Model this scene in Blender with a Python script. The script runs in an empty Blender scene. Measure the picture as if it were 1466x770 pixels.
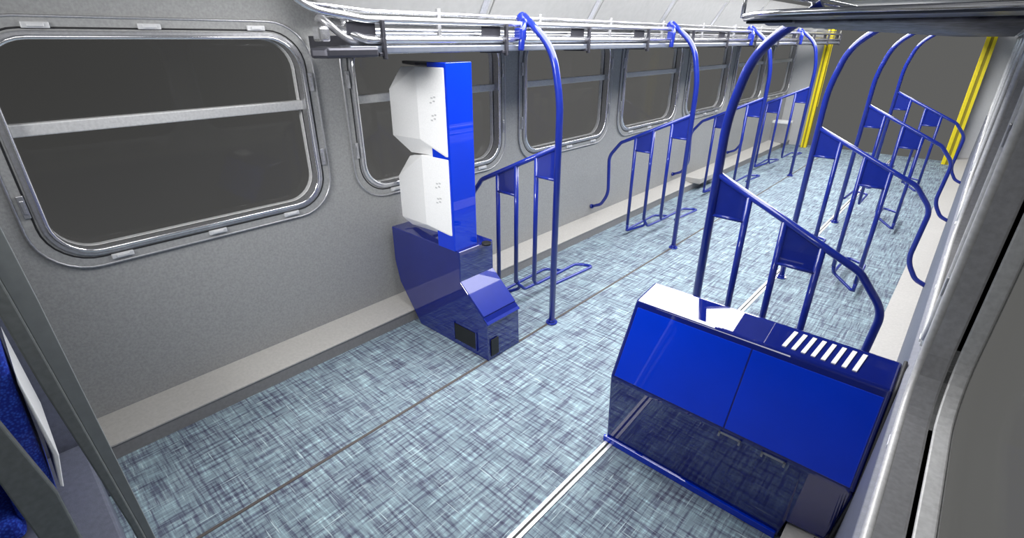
import bpy, bmesh, math, random
from mathutils import Vector, Matrix, geometry
from math import pi, sin, cos, radians

# ------------------------------------------------------------------ camera
F_PX, HCAM = 711.0, 1.9
TH = math.atan((385-57.)/F_PX)                       # pitch down
PSI = math.atan((1447-733)/math.hypot(F_PX, 385-57)) # yaw to the left of the carriage axis
sc = bpy.context.scene
cam = bpy.data.cameras.new('camera'); cam.sensor_width = 36; cam.lens = F_PX/1466*36
cam.clip_start = .02; cam.clip_end = 300
co = bpy.data.objects.new('camera', cam); sc.collection.objects.link(co); sc.camera = co
co.location = (0, 0, HCAM); co.rotation_euler = (pi/2-TH, 0, PSI)

# ------------------------------------------------------------------ world (grey studio) and lights
w = bpy.data.worlds.new('world'); sc.world = w; w.use_nodes = True
nt = w.node_tree; bgn = nt.nodes['Background']
tc = nt.nodes.new('ShaderNodeTexCoord'); sx = nt.nodes.new('ShaderNodeSeparateXYZ')
nt.links.new(tc.outputs['Generated'], sx.inputs[0])
mx = nt.nodes.new('ShaderNodeMath'); mx.operation = 'MULTIPLY_ADD'; mx.inputs[1].default_value = 1.0; mx.inputs[2].default_value = 0
nt.links.new(sx.outputs['X'], mx.inputs[0])
m2 = nt.nodes.new('ShaderNodeMath'); m2.operation = 'MULTIPLY_ADD'; m2.inputs[1].default_value = -.12
nt.links.new(sx.outputs['Z'], m2.inputs[0]); nt.links.new(mx.outputs[0], m2.inputs[2])
rp = nt.nodes.new('ShaderNodeValToRGB')
mr = nt.nodes.new('ShaderNodeMapRange'); mr.inputs[1].default_value = -1.0; mr.inputs[2].default_value = .2
nt.links.new(m2.outputs[0], mr.inputs[0]); nt.links.new(mr.outputs[0], rp.inputs[0])
rp.color_ramp.elements[0].color = (.034, .034, .033, 1); rp.color_ramp.elements[1].color = (.096, .096, .093, 1)
e_ = rp.color_ramp.elements.new(.07); e_.color = (.050, .050, .049, 1)
e_ = rp.color_ramp.elements.new(.22); e_.color = (.078, .077, .075, 1)
rp.color_ramp.elements[0].position = .0
nt.links.new(rp.outputs[0], bgn.inputs[0]); bgn.inputs[1].default_value = 1.0

def area(name, loc, size, energy, rot=(0, 0, 0), col=(1, 1, 1)):
    l = bpy.data.lights.new(name, 'AREA'); l.shape = 'RECTANGLE'; l.size, l.size_y = size; l.energy = energy; l.color = col
    o = bpy.data.objects.new(name, l); o.location = loc; o.rotation_euler = rot; sc.collection.objects.link(o); return o
for k, e in enumerate((66, 56, 62, 66, 48)):
    area('ceiling_lamp_and_fill', (-1.65, 2.45+1.9*k, 2.47), (1.2, 1.9), e)
area('ceiling_lamp_and_fill', (-1.2, .55, 2.47), (1.2, .9), 10)  # added fill, no fitting here: lifts the near right window frames
area('box_fill_light', (-1.75, -.75, 2.36), (1.0, .5), 12, (radians(64), 0, radians(12))).data.spread = radians(75)  # added unseen fill light, narrowed and aimed to brighten the white boxes
sc.view_settings.view_transform = 'Standard'; sc.view_settings.look = 'None'
sc.view_settings.gamma = 1; sc.view_settings.exposure = .35; sc.view_settings.use_curve_mapping = False

# ------------------------------------------------------------------ materials
def mat(name, col, rough=.5, metal=0., coat=0., coat_ior=1.5, noise=None, bump=None, coat_rough=.03, spec=.5):
    m = bpy.data.materials.new(name); m.use_nodes = True; t = m.node_tree; b = t.nodes['Principled BSDF']
    b.inputs['Base Color'].default_value = (*col, 1); b.inputs['Roughness'].default_value = rough; b.inputs['Metallic'].default_value = metal
    b.inputs['Specular IOR Level'].default_value = spec; b.inputs['Coat Weight'].default_value = coat; b.inputs['Coat IOR'].default_value = coat_ior; b.inputs['Coat Roughness'].default_value = coat_rough
    tcn = t.nodes.new('ShaderNodeTexCoord')
    sc_, amp = noise or (40, .06)
    n = t.nodes.new('ShaderNodeTexNoise'); n.inputs['Scale'].default_value = sc_; n.inputs['Detail'].default_value = 3
    t.links.new(tcn.outputs['Object'], n.inputs['Vector'])
    r = t.nodes.new('ShaderNodeValToRGB')
    r.color_ramp.elements[0].position = .3; r.color_ramp.elements[1].position = .7
    r.color_ramp.elements[0].color = (*[c*(1-amp) for c in col], 1); r.color_ramp.elements[1].color = (*[min(1, c*(1+amp)) for c in col], 1)
    t.links.new(n.outputs['Fac'], r.inputs[0]); t.links.new(r.outputs[0], b.inputs['Base Color'])
    if bump:
        bp = t.nodes.new('ShaderNodeBump'); bp.inputs['Strength'].default_value = bump; bp.inputs['Distance'].default_value = .002
        n2 = t.nodes.new('ShaderNodeTexNoise'); n2.inputs['Scale'].default_value = 260
        t.links.new(tcn.outputs['Object'], n2.inputs['Vector']); t.links.new(n2.outputs['Fac'], bp.inputs['Height']); t.links.new(bp.outputs[0], b.inputs['Normal'])
    return m
M = {}
M['wall'] = mat('wall_laminate', (.335, .337, .335), .5, noise=(90, .12), bump=.3)
M['ceiling'] = mat('ceiling_panel', (.36, .36, .355), .5, noise=(20, .05))
M['duct'] = mat('heater_top', (.46, .445, .42), .55, noise=(60, .06), bump=.2)
M['kick'] = mat('heater_kick', (.24, .235, .235), .6, noise=(60, .08))
M['frame'] = mat('brushed_aluminium', (.52, .52, .54), .32, .75, noise=(80, .10))
M['liner'] = mat('window_liner', (.62, .62, .62), .42, .15, noise=(80, .1))
M['chrome'] = mat('polished_aluminium', (.82, .82, .84), .14, .9, noise=(30, .04))
M['clip'] = mat('pale_clip', (.75, .75, .76), .35, .3)
M['darkmetal'] = mat('dark_metal', (.07, .07, .085), .35, .6)
M['lens'] = mat('blue_grey_lens', (.20, .22, .27), .2, .3, coat=.5)
M['blue'] = mat('blue_rack_paint', (.010, .024, .25), .28, 0, coat=.8, spec=.2, noise=(20, .04))
M['gloss'] = mat('blue_gloss_panel', (.001, .036, .60), .35, 0, coat=1, coat_ior=1.7, spec=0, noise=(6, .04), coat_rough=.01)
M['gloss2'] = mat('blue_gloss_shell', (.006, .014, .17), .3, 0, coat=1, coat_ior=1.95, spec=0, noise=(6, .06), coat_rough=.015)
M['white'] = mat('white_plastic', (.90, .90, .90), .42, noise=(120, .04), bump=.25)
M['greyprint'] = mat('grey_print', (.52, .52, .53), .5)
M['black'] = mat('black_recess', (.008, .008, .008), .5)
M['brown'] = mat('seam_rubber', (.10, .085, .08), .7)
M['rubber'] = mat('black_rubber', (.015, .015, .017), .6)
M['yellow'] = mat('yellow_edge', (.88, .72, .015), .4, noise=(20, .04))
M['darkyellow'] = mat('olive_groove', (.30, .24, .01), .6)
M['endpanel'] = mat('end_panel', (.62, .62, .62), .5, noise=(60, .04))
M['screen'] = mat('screen_frame_grey', (.22, .235, .228), .45, .2, noise=(60, .1))
M['screen2'] = mat('screen_seal', (.26, .28, .28), .5)
M['purple'] = mat('purple_grey_panel', (.14, .15, .20), .5, noise=(50, .12), bump=.3)
M['navygrey'] = mat('navy_grey_panel', (.05, .058, .085), .3, .2, coat=.6)
M['concrete'] = mat('dark_mottled', (.09, .09, .115), .5, .2, noise=(22, .7))
# moquette
m = mat('blue_moquette', (.012, .06, .5), .9); M['moquette'] = m
t = m.node_tree; b = t.nodes['Principled BSDF']; v = t.nodes.new('ShaderNodeTexVoronoi'); v.inputs['Scale'].default_value = 120
tcn = t.nodes.new('ShaderNodeTexCoord'); t.links.new(tcn.outputs['Object'], v.inputs['Vector'])
r = t.nodes.new('ShaderNodeValToRGB'); r.color_ramp.elements[0].color = (.03, .12, .75, 1); r.color_ramp.elements[1].color = (.003, .02, .3, 1); r.color_ramp.elements[1].position = .6
t.links.new(v.outputs['Distance'], r.inputs[0]); t.links.new(r.outputs[0], b.inputs['Base Color'])
# glass
m = bpy.data.materials.new('clear_glass'); m.use_nodes = True; t = m.node_tree; t.nodes.clear(); M['glass'] = m
o_ = t.nodes.new('ShaderNodeOutputMaterial'); tr = t.nodes.new('ShaderNodeBsdfTransparent'); gl = t.nodes.new('ShaderNodeBsdfGlossy'); gl.inputs['Roughness'].default_value = .04
tr.inputs[0].default_value = (.97, .97, .97, 1)
mi = t.nodes.new('ShaderNodeMixShader'); mi.inputs[0].default_value = .012
t.links.new(tr.outputs[0], mi.inputs[1]); t.links.new(gl.outputs[0], mi.inputs[2]); t.links.new(mi.outputs[0], o_.inputs[0])
# carpet: woven streaks in two directions
m = bpy.data.materials.new('woven_carpet'); m.use_nodes = True; t = m.node_tree; b = t.nodes['Principled BSDF']; M['carpet'] = m
b.inputs['Roughness'].default_value = .85
tcn = t.nodes.new('ShaderNodeTexCoord')
def streak(scale, seed, rot=0.0):
    mp = t.nodes.new('ShaderNodeMapping'); mp.inputs['Scale'].default_value = scale; mp.inputs['Location'].default_value = seed
    mp.inputs['Rotation'].default_value = (0, 0, rot)
    mp.vector_type = 'TEXTURE' if False else 'POINT'
    n = t.nodes.new('ShaderNodeTexNoise'); n.inputs['Scale'].default_value = 1; n.inputs['Detail'].default_value = 2.5; n.inputs['Roughness'].default_value = .6
    t.links.new(tcn.outputs['Object'], mp.inputs[0]); t.links.new(mp.outputs[0], n.inputs['Vector']); return n
def ramp(n, stops):
    r = t.nodes.new('ShaderNodeValToRGB'); els = r.color_ramp.elements
    while len(els) < len(stops): els.new(.5)
    for e, (p, c) in zip(els, stops): e.position = p; e.color = (*c, 1)
    t.links.new(n.outputs['Fac'], r.inputs[0]); return r
def mixc(a, b_, mode, fac):
    x = t.nodes.new('ShaderNodeMix'); x.data_type = 'RGBA'; x.blend_type = mode
    if isinstance(fac, (int, float)): x.inputs[0].default_value = fac
    else: t.links.new(fac.outputs[0], x.inputs[0])
    t.links.new(a, x.inputs[6]); t.links.new(b_, x.inputs[7]); return x.outputs[2]
base = ramp(streak((5, 5, 1), (3, 1, 0)), [(.3, (.185, .25, .295)), (.7, (.25, .33, .375))]).outputs[0]
sxA = ramp(streak((4.5, 66, 1), (0, 0, 0)), [(.38, (.40, .33, .46)), (.5, (1, 1, 1)), (.56, (1, 1, 1)), (.74, (1.9, 2.0, 1.9))]).outputs[0]
syA = ramp(streak((66, 4.5, 1), (9, 4, 0)), [(.38, (.40, .34, .47)), (.5, (1, 1, 1)), (.56, (1, 1, 1)), (.74, (1.9, 2.0, 1.9))]).outputs[0]
c1 = mixc(base, sxA, 'MULTIPLY', .82); c2 = mixc(c1, syA, 'MULTIPLY', .82)
thx = ramp(streak((6, 120, 1), (21, 5, 0)), [(.62, (0, 0, 0)), (.72, (1, 1, 1))])
thy = ramp(streak((120, 6, 1), (2, 15, 0)), [(.62, (0, 0, 0)), (.72, (1, 1, 1))])
wh = t.nodes.new('ShaderNodeRGB'); wh.outputs[0].default_value = (.50, .62, .65, 1)
c3 = mixc(c2, wh.outputs[0], 'MIX', thx); c4 = mixc(c3, wh.outputs[0], 'MIX', thy)
t.links.new(c4, b.inputs['Base Color'])

# ------------------------------------------------------------------ mesh helpers
class MB:
    def __init__(s): s.v = []; s.f = []; s.sm = []
    def add(s, vs, fs, smooth=False):
        n = len(s.v); s.v += [tuple(p) for p in vs]; s.f += [tuple(i+n for i in f) for f in fs]; s.sm += [smooth]*len(fs); return s
    def box(s, a, b):
        x0, y0, z0 = a; x1, y1, z1 = b
        return s.add([(x0,y0,z0),(x1,y0,z0),(x1,y1,z0),(x0,y1,z0),(x0,y0,z1),(x1,y0,z1),(x1,y1,z1),(x0,y1,z1)],
                     [(0,3,2,1),(4,5,6,7),(0,1,5,4),(1,2,6,5),(2,3,7,6),(3,0,4,7)])
    def tube(s, path, r, n=10, closed=False, ry=None):
        P = [Vector(p) for p in path]; k = len(P); T = []
        for i in range(k):
            if closed: d = P[(i+1) % k]-P[i-1]
            else: d = P[min(i+1, k-1)]-P[max(i-1, 0)]
            T.append(d.normalized())
        up = Vector((0, 0, 1)) if abs(T[0].z) < .9 else Vector((0, 1, 0))
        N = (up-T[0]*up.dot(T[0])).normalized(); vs = []
        for i in range(k):
            N = (N-T[i]*N.dot(T[i])).normalized(); B = T[i].cross(N)
            for j in range(n):
                a = 2*pi*j/n; vs.append(P[i]+N*(r*cos(a))+B*((ry or r)*sin(a)))
        fs = []
        for i in range(k if closed else k-1):
            for j in range(n):
                a = i*n+j; b_ = i*n+(j+1) % n; c = ((i+1) % k)*n+(j+1) % n; d = ((i+1) % k)*n+j
                fs.append((a, b_, c, d))
        s.add(vs, fs, True)
        if not closed:
            m0 = len(s.v)-n*k
            s.f += [tuple(m0+j for j in reversed(range(n))), tuple(m0+(k-1)*n+j for j in range(n))]; s.sm += [False, False]
        return s
    def prism(s, poly, a0, a1, axis):
        """extrude a 2D polygon along axis: 'x' poly=(y,z), 'y' poly=(x,z), 'z' poly=(x,y)"""
        def P(q, a): return {'x': (a, q[0], q[1]), 'y': (q[0], a, q[1]), 'z': (q[0], q[1], a)}[axis]
        n = len(poly); vs = [P(q, a0) for q in poly]+[P(q, a1) for q in poly]
        return s.add(vs, [tuple(range(n)), tuple(reversed(range(n, 2*n)))]+[(i, i+n, (i+1) % n+n, (i+1) % n) for i in range(n)])
    def build(s, name, material, parent=None, bevel=0, seg=2):
        me = bpy.data.meshes.new(name); me.from_pydata(s.v, [], s.f)
        for p, q in zip(me.polygons, s.sm): p.use_smooth = q
        bm = bmesh.new(); bm.from_mesh(me); bmesh.ops.recalc_face_normals(bm, faces=bm.faces); bm.to_mesh(me); bm.free()
        me.materials.append(material); o = bpy.data.objects.new(name, me); sc.collection.objects.link(o)
        if parent: o.parent = parent
        if bevel:
            md = o.modifiers.new('bevel', 'BEVEL'); md.width = bevel; md.segments = seg; md.limit_method = 'ANGLE'; md.angle_limit = radians(25)
        return o
def fillet(pts, rad, n=6):
    P = [Vector(p) for p in pts]; out = [P[0]]
    for i in range(1, len(P)-1):
        a = P[i-1]-P[i]; b = P[i+1]-P[i]; r_ = rad[i-1] if isinstance(rad, (list, tuple)) else rad
        ang = a.angle(b)
        if pi-ang < .02: out.append(P[i]); continue
        d = min(r_/math.tan(ang/2), a.length*.49, b.length*.49); p0 = P[i]+a.normalized()*d; p1 = P[i]+b.normalized()*d
        for k in range(n+1):
            u = k/n; out.append(p0*(1-u)**2+P[i]*2*u*(1-u)+p1*u*u)
    out.append(P[-1]); return out
def rrect(y0, y1, z0, z1, r, n=8):
    out = []
    for cy, cz, a0 in ((y1-r, z0+r, -90), (y1-r, z1-r, 0), (y0+r, z1-r, 90), (y0+r, z0+r, 180)):
        for k in range(n+1):
            a = radians(a0+90*k/n); out.append((cy+r*cos(a), cz+r*sin(a)))
    return out
def ring(outer, inner, x0, x1):
    """flat ring between two loops of equal length, extruded along x"""
    b = MB(); n = len(outer)
    vs = [(x0, *p) for p in outer]+[(x0, *p) for p in inner]+[(x1, *p) for p in outer]+[(x1, *p) for p in inner]
    fs = []
    for i in range(n):
        j = (i+1) % n
        fs += [(i, j, n+j, n+i), (2*n+i, 3*n+i, 3*n+j, 2*n+j), (i, 2*n+i, 2*n+j, j), (n+i, n+j, 3*n+j, 3*n+i)]
    return b.add(vs, fs)
def plate_holes(outer, holes, x0, x1):
    b = MB(); loops = [outer]+holes; flat = [p for l in loops for p in l]
    tris = geometry.tessellate_polygon([[Vector((p[0], p[1], 0)) for p in l] for l in loops]); n = len(flat)
    b.add([(x0, *p) for p in flat]+[(x1, *p) for p in flat], [tuple(t_) for t_ in tris]+[tuple(i+n for i in reversed(t_)) for t_ in tris])
    k = 0; fs = []
    for l in loops:
        m_ = len(l)
        for i in range(m_): a = k+i; c = k+(i+1) % m_; fs.append((a, c, c+n, a+n))
        k += m_
    return b.add([], [])if False else _addf(b, fs)
def _addf(b, fs): b.f += fs; b.sm += [False]*len(fs); return b
def tag(o, label=None, cat=None, group=None, kind=None):
    for k, v in (('label', label), ('category', cat), ('group', group), ('kind', kind)):
        if v: o[k] = v
    return o
def empty(name, loc=(0, 0, 0), rz=0):
    o = bpy.data.objects.new(name, None); o.location = loc; o.rotation_euler = (0, 0, rz); sc.collection.objects.link(o); return o
def struct(name, mb, material, parent=None, bevel=0):
    o = mb.build(name, material, parent, bevel)
    if not parent: o['kind'] = 'structure'
    return o
def copy_tree(o, parent=None):
    c = o.copy(); sc.collection.objects.link(c); c.parent = parent
    for ch in [x for x in bpy.data.objects if x.parent == o]: copy_tree(ch, c)
    return c

# ------------------------------------------------------------------ room shell
XL, XR, YN, YF, ZC = -2.93, .088, -2.2, 11.2, 2.62
XM = (XL+XR)/2
struct('floor', MB().box((XL, YN, -.08), (XR, YF+.15, 0)), M['carpet'])
def win_y(c, side='left'): return (c-.635 if side == 'left' else c-.73), c+.635
LW = [.785+1.612*k for k in range(7)]; RW = [-.66+1.62*k for k in range(8)]
WZ0, WZ1, WR = 1.0, 1.905, .16
for side, X0, X1, cs in (('left', XL, XL-.085, LW), ('right', XR, XR+.085, RW)):
    holes = [rrect(*win_y(c, side), WZ0, WZ1, WR) for c in cs]
    struct('wall_'+side, plate_holes([(YN, 0), (YF, 0), (YF, 2.12), (YN, 2.12)], holes, X0, X1), M['wall'])
# coved upper panels and ceiling
for side, s, X in (('left', 1, XL), ('right', -1, XR)):
    b = MB(); poly = [(X, 2.12), (X+s*.10, 2.30), (X+s*.55, 2.52), (X+s*.62, 2.62), (X-s*.07, 2.62), (X-s*.07, 2.10)]
    b.prism(poly, YN, YF, 'y'); struct('trim_%d' % (1 if s > 0 else 2), b, M['ceiling'])
struct('ceiling', MB().box((XL, YN, ZC-.1), (XR, YF, ZC)), M['ceiling'])
struct('wall_rear', MB().box((XL, YN-.08, 0), (XR, YN, ZC)), M['wall'])
# low heater ducts along both walls
for n_, (xa, xb) in enumerate(((XL, -2.70), (-.12, XR))):
    xin = xb if n_ == 0 else xa; xo = XL if n_ == 0 else XR-.035; sg = 1 if n_ == 0 else -1
    struct('trim_%d' % (3+n_), MB().prism([(xin, .078), (xin, .090), (xo, .128), (xo, .112)], YN, YF, 'y'), M['duct'], bevel=.003)
    struct('baseboard_'+('left', 'right')[n_], MB().prism([(xin-sg*.005, 0), (xo, 0), (xo, .112), (xin-sg*.005, .078)], YN, YF, 'y'), M['kick'])
struct('trim_7', MB().prism([(XR, .11), (XR-.050, .10), (XR-.032, .80), (XR, .815)], YN, YF, 'y'), M['purple'], bevel=.003)
# seam between carpet halves and pale threshold strip
struct('trim_5', MB().box((-1.939, YN, -.002), (-1.923, YF, .003)), M['brown'])
b = MB().box((-.972, YN, -.002), (-.956, YF, .006)).box((-.944, YN, -.002), (-.928, YF, .006))
st = struct('trim_6', b, M['clip'])
struct('groove', MB().box((-.956, YN, -.002), (-.944, YF, .003)), M['rubber'], st)

# windows
def make_window(c, side, idx):
    s = 1 if side == 'left' else -1; X = XL if s > 0 else XR
    y0, y1 = win_y(c, side)
    L = lambda g: rrect(y0-g, y1+g, WZ0-g, WZ1+g, max(.03, WR+g*.7))
    root = ring(L(.085), L(.022), X+s*-.002, X+s*.012).build('window_%d' % idx, M['wall'], None, .004); root['kind'] = 'structure'
    # raised outer lip of the flange
    b = MB(); b.tube([(X+s*.012, *p) for p in L(.083)], .006, 6, True); b.build('outer_lip', M['frame'], root)
    ring(L(.030), L(-.002), X-s*.038, X+s*.022).build('window_frame', M['frame'], root, .006)
    ring(L(.020), L(-.004), X-s*.082, X-s*.046).build('glazing_rim', M['liner'], root, .004)
    ring(L(.010), L(.0), X-s*.047, X-s*.037).build('seal', M['rubber'], root)
    b = MB(); b.tube([(X+s*.020, *p) for p in L(.006)], .011, 8, True); b.build('bead', M['chrome'] if s > 0 else M['liner'], root)
    b = MB(); b.tube([(X+s*.010, *p) for p in L(.040)], .005, 6, True); b.build('gasket', M['rubber'], root)
    # transom
    if s > 0: b = MB().box((min(X-s*.07, X-s*.02), y0-.004, 1.528), (max(X-s*.07, X-s*.02), y1+.004, 1.580)); b.build('transom', M['liner'], root, .006)
    g = MB().prism(L(.004), X-s*.078, X-s*.072, 'x'); g.build('pane', M['glass'], root)
    # retaining clips round the frame
    spots = [('h', y0+.22, WZ0-.052), ('h', c+.02, WZ0-.052), ('h', y1-.2, WZ0-.052), ('h', y0+.2, WZ1+.05), ('h', c-.04, WZ1+.05), ('h', y1-.2, WZ1+.05),
             ('v', y0-.052, 1.25), ('v', y0-.052, 1.68), ('v', y1+.052, 1.25), ('v', y1+.052, 1.68)]
    for kind, a, z in spots:
        b = MB(); xs = sorted((X+s*.010, X+s*.024)); xt = sorted((X+s*.024, X+s*.030))
        hy, hz = (.045, .012) if kind == 'h' else (.012, .05)
        b.box((xs[0], a-hy, z-hz), (xs[1], a+hy, z+hz)); b.box((xt[0], a-hy*.6, z-hz*.6), (xt[1], a+hy*.6, z+hz*.6))
        b.build('clip', M['clip'] if kind == 'h' else M['frame'], root, .003)
i = 1
for c in LW: make_window(c, 'left', i); i += 1
for c in RW: make_window(c, 'right', i); i += 1

# ------------------------------------------------------------------ far portal
struct('wall_end_left', MB().box((XL, YF, 0), (-2.42, YF+.1, ZC)), M['endpanel'])
struct('wall_end_right', MB().box((-.22, YF, 0), (XR, YF+.1, ZC)), M['endpanel'])
struct('wall_end_header', MB().box((-2.42, YF, 2.3), (-.22, YF+.1, ZC)), M['endpanel'])
def portal_edge(x0, x1, label):
    r_ = empty('door_edge_post', ((x0+x1)/2, YF-.17, 0)); tag(r_, label, 'door post', 'yellow door posts')
    w = x1-x0; d = .16
    MB().box((-w/2, 0, 0), (w/2, d, 2.3)).build('column', M['endpanel'], r_)
    s = 1 if x0 < -1.4 else -1          # inner side of the opening
    MB().box((-w/2, -.012, 0), (-w/2+w*.34, 0, 2.28)).build('yellow_strip', M['yellow'], r_)
    MB().box((-w/2+w*.34, -.006, 0), (-w/2+w*.66, 0, 2.28)).build('groove', M['darkyellow'], r_)
    MB().box((-w/2+w*.66, -.012, 0), (w/2, 0, 2.28)).build('yellow_strip', M['yellow'], r_)
    xi = s*w/2; xs = sorted((xi, xi+s*.01))
    MB().box((xs[0], .0, 0), (xs[1], .03, 2.28)).build('side_strip', M['yellow'], r_)
    MB().box((xs[0], .045, 0), (xs[1], .11, 2.28)).build('groove', M['darkyellow'], r_)
    MB().box((xs[0], .12, .75), (xs[1], d, 2.28)).build('side_strip', M['yellow'], r_)
portal_edge(-2.445, -2.36, 'yellow edged door post on the left of the far opening')
portal_edge(-.27, -.15, 'yellow edged door post on the right of the far opening')

# ------------------------------------------------------------------ luggage racks
def ends(s, X): return s, X
def luggage_rack(side):
    left = side == 'left'
    root = empty('luggage_rack', (XL if left else XR, 1.2, 1.9)); s = 1 if left else -1
    tag(root, 'long chrome tube luggage rack along the left wall above the windows' if left else 'dark underside luggage rack over the right wall at the top right', 'luggage rack')
    P = lambda x, y, z: (s*x*(.91 if left else 1), y, z)
    L = YF-1.2-.25
    if left:
        # front top rail sweeping up at the near end, lower rail, basket rods
        b = MB(); b.tube(fillet([P(.78, -.25, .30), P(.79, -.05, .12), P(.80, .22, .085), P(.80, L, .085)], [.25, .3], 8), .017, 12); b.build('top_rail', M['chrome'], root)
        b = MB(); b.tube(fillet([P(.60, -.20, .30), P(.66, -.02, .15), P(.70, .3, .125), P(.70, L, .125)], [.2, .3], 8), .010, 8); b.build('guard_rail', M['chrome'], root)
        b = MB(); b.tube(fillet([P(.74, .10, .045), P(.79, .22, .0), P(.79, L, .0)], .1, 6), .019, 12, ry=.022); b.build('lower_rail', M['chrome'], root)
        b = MB()
        for xx, zz in ((.70, .045), (.58, .03), (.46, .03), (.34, .03), (.22, .03), (.10, .03)):
            b.tube(fillet([P(xx, .12+(.8-xx)*.5, zz+.08), P(xx, .14+(.8-xx)*.5, zz), P(xx, L, zz)], .03, 4), .007, 8)
        b.build('basket_rods', M['chrome'], root)
        b = MB()
        b.prism([P(.02, .50, 0)[:2], P(.35, .30, 0)[:2], P(.805, .12, 0)[:2], P(.81, L, 0)[:2], P(.02, L, 0)[:2]], -.062, -.025, 'z'); b.build('lamp_housing', M['lens'], root, .008)
        # dark end casting
        b = MB(); b.prism([P(.02, .42, 0)[:2], P(.40, .16, 0)[:2], P(.74, -.04, 0)[:2], P(.82, .0, 0)[:2], P(.83, .26, 0)[:2], P(.40, .42, 0)[:2], P(.02, .60, 0)[:2]], -.075, -.03, 'z'); b.build('end_casting', M['darkmetal'], root, .012)
        b = MB(); b.tube(fillet([P(.02, .44, .12), P(.45, .16, .09), P(.74, .03, .09), P(.77, .12, .01), P(.76, .22, -.02)], .08, 6), .016, 10); b.build('end_hoop', M['frame'], root)
        MB().box(P(.70, .0, -.01), P(.78, .05, .055)).build('end_block', M['chrome'], root, .012)
        n = int(L/.85)+1
        for k in range(n):
            y = .30+.85*k
            b = MB(); b.box(P(.03, y-.006, -.055), P(.80, y+.006, .02)); b.box(P(.802, y-.007, -.085), P(.83, y+.007, .085)); b.build('bracket', M['darkmetal'], root, .003)
            b = MB(); b.box(P(.775, y-.17, .02), P(.785, y-.02, .075)); b.build('bracket_plate', M['darkmetal'], root, .003)
            MB().box(P(.60, y-.03, -.072), P(.818, y+.0, -.055)).build('joint_cap', M['darkmetal'], root, .003)
            b = MB(); b.box(P(.69, y+.42, .01), P(.71, y+.44, .15)); b.box(P(.69, y+.36, .09), P(.71, y+.44, .10)); b.build('wire_support', M['frame'], root, .002)
    else:
        z = .055
        out = fillet([P(.0, .38, z), P(.60, .38, z), P(.76, .62, z), P(.76, L, z)], [.3, .4], 8)
        poly = [(p[0], p[1]) for p in out]+[(0, L)]
        MB().prism(poly, z, z+.02, 'z').build('base_panel', M['navygrey'], root)
        b = MB(); b.tube([(p[0], p[1], z+.012) for p in out], .007, 10); b.build('edge_rail', M['chrome'], root)
        b = MB(); b.tube([(p[0], p[1], z+.10) for p in out], .014, 10); b.build('top_rail', M['lens'], root)
        b = MB().box(P(.55, .72, z-.006), P(.60, L, z)); b.build('lamp_housing', M['lens'], root, .002)
        for k in range(48):
            yy = .75+.19*k; b = MB(); b.tube([P(.06, yy, z-.001), P(.70, yy, z-.001)], .012, 12, ry=.06); b.build('ridge', M['concrete'], root)
        for k in range(12):
            y = .66+.8*k
            b = MB().box(P(.60, y-.02, z-.008), P(.74, y+.02, z+.0)); b.build('bracket', M['darkmetal'], root, .004)
            b = MB(); b.tube([P(.76, y, z+.01), P(.76, y, z+.10)], .007, 8); b.build('stanchion', M['chrome'], root)
luggage_rack('left'); luggage_rack('right')
# cove cover panels behind the left rack
for k in range(7):
    y0 = 1.46+1.28*k
    r_ = empty('cove_panel', (XL+.18, y0, 2.08)); tag(r_, None, 'panel', 'light grey cover panels above the left luggage rack')
    r_['label'] = 'light grey cover panel in the row above the left luggage rack'
    b = MB(); b.prism([(0, -.02), (.20, .30), (.24, .30), (.02, -.05)], .006, 1.274, 'y'); b.build('cover', M['ceiling'], r_, .004)
    b = MB(); b.prism([(.01, -.05), (.205, .28), (.225, .28), (.03, -.05)], 1.18, 1.24, 'y'); b.build('hinge_strip', M['frame'], r_, .002)

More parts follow.
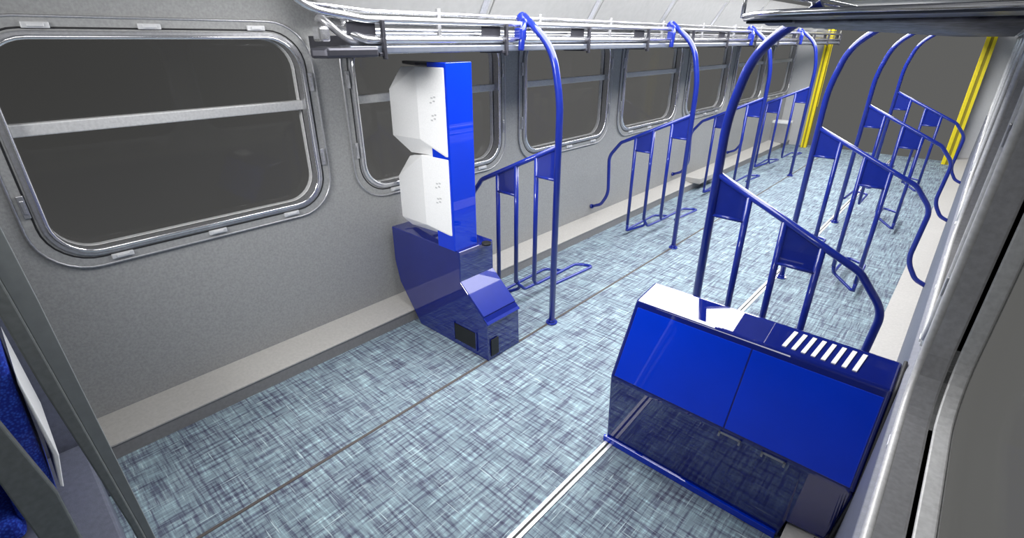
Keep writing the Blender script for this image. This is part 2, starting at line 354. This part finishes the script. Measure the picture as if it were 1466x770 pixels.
# ------------------------------------------------------------------ cycle racks
def make_rack(rz):
    """local: x = distance from post towards the wall, y across, z up; hoops towards hoop_dir"""
    root = empty('cycle_rack'); hd = 1
    b = MB(); b.tube(fillet([(0, 0, 0), (0, 0, 1.56), (.07, 0, 1.86), (.30, 0, 2.03)], [.9, .35], 12), .0225, 12); post = b.build('post', M['blue'], root)
    b = MB(); b.tube([(0, 0, 0), (0, 0, .012)], .042, 16); b.tube([(0, 0, .012), (0, 0, .03)], .027, 16); b.build('foot_flange', M['blue'], post)
    b = MB()
    tr_ = fillet([(0, 0, 1.285), (.70, 0, .955), (.825, 0, .80), (.80, 0, .40), (.88, 0, .27), (1.0, 0, .22)], [.10, .16, .25, .10], 8)
    b.tube(tr_, .0175, 12); rail = b.build('top_rail', M['blue'], root)
    MB().tube([(.985, 0, .226), (1.005, 0, .22)], .024, 14).build('wall_flange', M['blue'], rail)
    zt = lambda u: 1.285-u*.4714
    us = [.175, .355, .535]; zb = [.26, .19, .09]
    for u, z in zip(us, zb):
        b = MB(); b.tube([(u, 0, z+.03), (u, 0, zt(u))], .0165, 12); b.build('upright', M['blue'], root)
    for (ua, ub, zl) in ((0, .175, 1.07), (.355, .535, .90)):
        b = MB(); b.prism([(ua, zt(ua)), (ub, zt(ub)), (ub, zl), (ua, zl)], -.004, .004, 'y'); pl = b.build('gusset_plate', M['blue'], root)
        MB().tube([(ua, -.0, zl), (ub, -.0, zl)], .010, 8, ry=.016).build('lip', M['blue'], pl)
    for (ua, ub, z, za, dy) in ((.0, .175, .22, .30, .52), (.355, .535, .06, .20, .55)):
        lo = fillet([(ua, 0, za+.05), (ua+.005, .06, za-.06), (ub-.01, -.02, z), (ub-.0, .02, z+.005), (ub-.02, dy, z+.03), (ua, dy+.08, z+.04), (ua, .1, z+.06), (ua, .0, z+.16)], [.05, .05, .03, .05, .05, .05], 5)
        if ua == 0: lo = fillet([(ub, 0, z+.10), (ub, .01, z+.03), (ub, dy, z+.03), (.03, dy+.05, z+.04), (.03, .01, z+.07), (0, 0, z+.07)], [.04, .05, .05, .02], 5)
        b = MB(); b.tube(lo, .0125, 10); b.build('wheel_hoop', M['blue'], root)
    MB().tube([(.535, 0, .05), (.535, 0, .13)], .0145, 12).build('hoop_joint', M['blue'], root)
    return root
proto = make_rack(0)
RY = [2.54, 4.51, 6.48, 8.45]
LX, RX = -1.92, -.905
names = {('L', 0): 'blue cycle rack by the left wall just behind the white boxed cabinet', ('L', 1): 'second blue cycle rack from the camera along the left wall',
         ('L', 2): 'third blue cycle rack along the left wall, mostly behind the near right rack post', ('L', 3): 'farthest blue cycle rack on the left, in front of the yellow door post',
         ('R', 0): 'nearest blue cycle rack on the right rising behind the glossy blue cabinet', ('R', 1): 'second blue cycle rack along the right wall, its base hoop on open carpet',
         ('R', 2): 'third blue cycle rack along the right wall', ('R', 3): 'farthest and smallest blue cycle rack on the right, against the far opening'}
first = True
for side in 'LR':
    for k, y in enumerate(RY):
        o = proto if first else copy_tree(proto); first = False
        if side == 'L': o.location = (LX, y, 0); o.scale = (-1, 1, 1)
        else: o.location = (RX, y, 0); o.scale = (1, 1, 1)
        tag(o, names[(side, k)], 'bicycle rack', 'blue cycle racks along both walls')
# blue clamps on the left luggage rack, one per post
for k, y in enumerate(RY):
    r_ = [x for x in bpy.data.objects if x.name.startswith('cycle_rack') and abs(x.location.x-LX) < .01 and abs(x.location.y-y) < .01][0]
    b = MB(); b.tube([(.27, 0, 1.985), (.33, 0, 2.03)], .034, 14); b.tube([(.28, -.035, 1.99), (.28, .035, 1.99)], .030, 14); b.tube(fillet([(.275, -.02, 1.99), (.245, -.07, 1.96), (.245, -.085, 1.84)], .03, 4), .020, 10); b.box((.235, -.105, 1.90), (.285, -.045, 1.965))
    b.build('rail_clamp', M['blue'], r_, .006)

# ------------------------------------------------------------------ left blue cabinet with column and white boxes
cab = empty('equipment_cabinet', (-2.27, 2.03, 0)); tag(cab, 'dark blue floor cabinet with tall column at the left wall, under the white boxes', 'cabinet')
cx, cy = -2.27, 2.03
def T(poly): return [(p[0]-cx, p[1]) for p in poly]
prof = [(-1.92, 0), (-2.62, 0), (-2.83, .28), (-2.87, .44), (-2.87, .70), (-2.16, .70), (-2.16, .49), (-1.93, .285)]
MB().prism(T(prof), -.15, .15, 'y').build('body', M['gloss2'], cab, .006, 3)
# sloping desk panel with step at its foot
MB().prism(T([(-2.165, .500), (-1.955, .318), (-1.96, .308), (-2.165, .489)]), -.148, .148, 'y').build('sloping_lid', M['blue'], cab, .002)
MB().prism(T([(-1.955, .306), (-1.915, .272), (-1.925, .262), (-1.96, .296)]), -.150, .150, 'y').build('lid_hinge', M['blue'], cab, .002)
v_ = MB().box((-2.235-cx, -.156, .045), (-2.03-cx, -.149, .165)).build('vent_opening', M['black'], cab)
MB().box((-1.922-cx, -.125, .03), (-1.914-cx, -.06, .15)).build('slot', M['black'], cab)
b = MB()
for sgn in (-1, 1): b.box((-2.245-cx if sgn < 0 else -2.03-cx, -.158, .035), (-2.235-cx if sgn < 0 else -2.02-cx, -.149, .175))
b.build('vent_rim', M['gloss2'], cab)
MB().box((-2.345-cx, -.161, .70), (-2.183-cx, .03, 1.79)).build('column', M['gloss'], cab, .005, 3)
MB().prism([(-2.34-cx, -.165), (-2.34-cx, -.01), (-2.72-cx, -.01), (-2.72-cx, -.05), (-2.44-cx, -.165)], 1.768, 1.785, 'z').build('top_bracket', M['darkmetal'], cab, .004)
MB().tube([(-2.13-cx, .06, .70), (-2.13-cx, .06, .715)], .03, 16).build('cap', M['black'], cab)
def white_box(F, G, label):
    """F: z of front plate (right bottom, right top, crease chamfer, crease bottom); G: (x, z) of the receding outer outline"""
    x0, y0, z0 = -2.33, 2.03, F[0]
    r_ = empty('dispenser_box', (x0, y0, z0)); tag(r_, label, 'dispenser', 'white boxes on the blue column')
    yf, yg, yb = 1.865, 1.98, 2.02; xr, xc = -2.20, -2.445
    W = [(xr, yf, F[0]), (xr, yf, F[1]), (xc, yf, F[1]), (xc, yf, F[2]), (xc, yf, F[3])]+[(x, yg, z) for x, z in G]
    W += [(xr, yb, F[0]), (xr, yb, F[1])]+[(x, yb, z) for x, z in G]
    fs = [(0, 4, 3, 2, 1), (2, 3, 6, 5), (3, 4, 7, 6), (4, 8, 7), (0, 8, 4), (1, 2, 5, 11, 10), (5, 6, 12, 11), (6, 7, 13, 12), (7, 8, 14, 13), (8, 0, 9, 14), (0, 1, 10, 9), (9, 10, 11, 12, 13, 14)]
    MB().add([(a-x0, b_-y0, c_-z0) for a, b_, c_ in W], fs).build('shell', M['white'], r_, .005, 2)
    h = F[1]-F[0]
    for dz in (h*.40, h*.60):
        b = MB()
        for j, (a, c_) in enumerate(((.0, .0), (.028, .010), (.010, .026), (.034, .032))):
            b.box((.0+a, yf-y0-.002, dz+c_), (.018+a, yf-y0-.0005, dz+c_+.008))
        b.build('printed_mark', M['greyprint'], r_)
white_box((1.285, 1.765, 1.65, 1.36), [(-2.74, 1.75), (-2.885, 1.61), (-2.89, 1.32), (-2.70, 1.23)], 'upper and larger white faceted box on the blue column')
white_box((.80, 1.27, 1.14, .82), [(-2.72, 1.205), (-2.87, 1.045), (-2.87, .75), (-2.76, .715)], 'lower white faceted box on the blue column, just above the cabinet')

# ------------------------------------------------------------------ right glossy blue cabinet
rc = empty('gloss_cabinet', (-.5, 1.98, 0)); tag(rc, 'wide glossy blue cabinet at the right wall with slatted vent on its top', 'cabinet')
ox, oy = -.5, 1.98
# side profile (y, z)
sp = [(1.80-oy, 0), (1.775-oy, .42), (1.955-oy, .765), (2.13-oy, .80), (2.15-oy, .78), (2.15-oy, 0)]
b = MB()
x0 = -.97-ox; zr = lambda z: None
def section(xw): return xw
# hull built as stations along x: inner end full height, wall end follows the heater duct
st_ = [(-.97, 0.0), (-.14, 0.0), (-.12, .10), (.04, .10), (.06, .32)]
vs = []; sts = [(-.975, 0), (-.14, 0), (-.125, .105), (.02, .115), (.045, .40)]
def ring_at(x, zb):
    P = [(1.80, 0), (1.775, .42), (1.955, .772), (2.13, .80), (2.15, .78), (2.15, 0)]
    return [(x-ox, y-oy, max(z, zb)) for y, z in P]
for x, zb in sts: vs += ring_at(x, zb)
n = 6; fs = [tuple(range(n)), tuple(reversed(range((len(sts)-1)*n, len(sts)*n)))]
for a in range(len(sts)-1):
    for j in range(n): fs.append((a*n+j, a*n+(j+1) % n, (a+1)*n+(j+1) % n, (a+1)*n+j))
body = MB().add(vs, fs).build('body', M['gloss2'], rc, .012, 3)
def onface(u, v, off):   # point on the sloping front face: u = x, v = 0..1 up the slope
    a = Vector((0, 1.775-oy, .42)); c = Vector((0, 1.955-oy, .765)); nrm = Vector((0, -(c-a).z, (c-a).y)).normalized()
    p = a+(c-a)*v+nrm*off; return (u-ox, p.y, p.z)
def slab(x0_, x1_, v0, v1, o0, o1):
    vs = [onface(x, v, o) for o in (o0, o1) for x, v in ((x0_, v0), (x1_, v0), (x1_, v1), (x0_, v1))]
    return MB().add(vs, [(0, 1, 2, 3), (7, 6, 5, 4), (0, 4, 5, 1), (1, 5, 6, 2), (2, 6, 7, 3), (3, 7, 4, 0)])
slab(-.955, -.43, .03, .93, -.001, .004).build('left_lid', M['gloss'], rc, .003, 2)
slab(-.425, .028, .03, .93, -.001, .004).build('right_lid', M['gloss'], rc, .003, 2)
for xa in (-.44, -.27):
    b = slab(xa, xa+.09, -.035, -.015, .004, .009); b2 = slab(xa, xa+.008, -.07, -.015, .004, .009); b3 = slab(xa+.082, xa+.09, -.07, -.015, .004, .009)
    for q in (b2, b3): b.add(q.v, q.f)
    b.build('finger_pull', M['lens'], rc)
MB().prism([(-.985-ox, 0), (-.145-ox, 0), (-.145-ox, .035), (-.985-ox, .035)], 1.785-oy, 1.80-oy, 'y').build('skirting', M['gloss'], rc, .003)
# vent in the top: white slats in a dark recess
zt = .785
for k in range(8):
    xa = -.335+.035*k
    b = MB().add([(xa-ox, 1.985-oy, .7755), (xa+.015-ox, 1.985-oy, .7755), (xa+.027-ox, 2.10-oy, .7945), (xa+.012-ox, 2.10-oy, .7945),
                  (xa-ox, 1.985-oy, .781), (xa+.015-ox, 1.985-oy, .781), (xa+.027-ox, 2.10-oy, .799), (xa+.012-ox, 2.10-oy, .799)],
                 [(0, 1, 2, 3), (4, 7, 6, 5), (0, 4, 5, 1), (1, 5, 6, 2), (2, 6, 7, 3), (3, 7, 4, 0)])
    b.build('vent_slat', M['white'], rc)
b = MB(); b.tube(fillet([(-.02-ox, 1.79-oy, .112), (.024-ox, 1.79-oy, .112), (.051-ox, 1.778-oy, .42), (.051-ox, 1.958-oy, .780), (.051-ox, 2.13-oy, .806)], .03, 4), .0065, 8); b.build('edge_seal', M['rubber'], rc)

# ------------------------------------------------------------------ small things along the left heater
b = MB(); b.box((-.12, -.32, 0), (.12, .32, .075)); o = b.build('duct_box', M['duct'], None, .008); o.location = (-2.72, 7.0, .095)
tag(o, 'low pale box on the left heater strip between the second and third rack', 'box')
cb = empty('extinguisher_cabinet', (-2.80, 10.75, .095)); tag(cb, 'small grey cabinet with pale lid low by the far left yellow post', 'cabinet')
MB().box((-.15, -.12, 0), (.15, .12, .36)).build('body', M['frame'], cb, .008)
MB().box((-.16, -.13, .36), (.16, .13, .40)).build('lid', M['white'], cb, .006)

# ------------------------------------------------------------------ draught screen and seat at the far left
def raypt(px, py, X):
    F = Vector((-sin(PSI)*cos(TH), cos(PSI)*cos(TH), -sin(TH))); R = Vector((cos(PSI), sin(PSI), 0)); U = R.cross(F)
    d = F+R*((px-733)/F_PX)-U*((py-385)/F_PX); return Vector((0, 0, HCAM))+d*(X/d.x)
sc_r = empty('draught_screen', (-1.5, 0, 0)); tag(sc_r, 'dark grey framed draught screen at the lower left edge, in front of the seat', 'partition')
MB().prism([(.025, .02), (.03, .02), (.01, .56), (-.03, 1.37), (-.045, 1.62), (-.10, 1.62), (-.06, 1.34), (-.05, 1.13), (-.01, .60), (.01, .02)], -.03, .0, 'x').build('front_post', M['screen'], sc_r, .004)
MB().prism([(.03, .02), (.045, .02), (.030, .54), (.010, 1.35), (.0, 1.62), (-.045, 1.62), (-.03, 1.37), (.01, .56)], -.025, -.006, 'x').build('edge_seal', M['screen2'], sc_r, .002)
MB().prism([(-.15, .02), (-.08, .02), (-.11, .66), (-.11, .83), (-.14, 1.08), (-.155, 1.25), (-.2, 1.62), (-.27, 1.62), (-.20, 1.06), (-.19, .93), (-.18, .72), (-.17, .5)], -.03, .0, 'x').build('rear_post', M['screen'], sc_r, .004)
MB().box((-.03, -.22, 0), (0, .085, .10)).build('bottom_rail', M['screen'], sc_r, .004)
MB().prism([(-.26, 1.56), (-.0, 1.56), (-.0, 1.62), (-.27, 1.62)], -.03, .0, 'x').build('top_rail', M['screen'], sc_r, .004)
MB().prism([(-.12, .10), (.02, .10), (.005, .56), (-.04, 1.37), (-.05, 1.57), (-.2, 1.57), (-.14, 1.08), (-.11, .83)], -.018, -.012, 'x').build('pane', M['glass'], sc_r)
seat = empty('passenger_seat', (-2.18, -.35, 0)); tag(seat, 'blue patterned passenger seat with white edge behind the draught screen', 'seat')
MB().prism([(.20, .42), (.25, 1.20), (.15, 1.22), (.09, .42)], -.20, .18, 'x').build('backrest', M['moquette'], seat, .02, 3)
MB().prism([(.246, .97), (.250, .62), (.225, .49), (.216, .50), (.236, .63), (.239, .92)], -.21, .19, 'x').build('shell_edge', M['white'], seat, .006, 3)
MB().box((-.22, -.40, .36), (.19, .10, .46)).build('seat_cushion', M['moquette'], seat, .03, 3)
pb = MB().box((-.04, -.6, 0), (.04, 0.0, 1.0)).build('side_panel', M['purple'], None, .01); pb.location = (-2.50, -.01, 0)
MB().box((-.26, -.28, 0), (.40, .31, .34)).build('plinth', M['purple'], seat, .01)
tag(pb, 'purple grey low panel between the seat and the left wall at the lower left', 'panel')
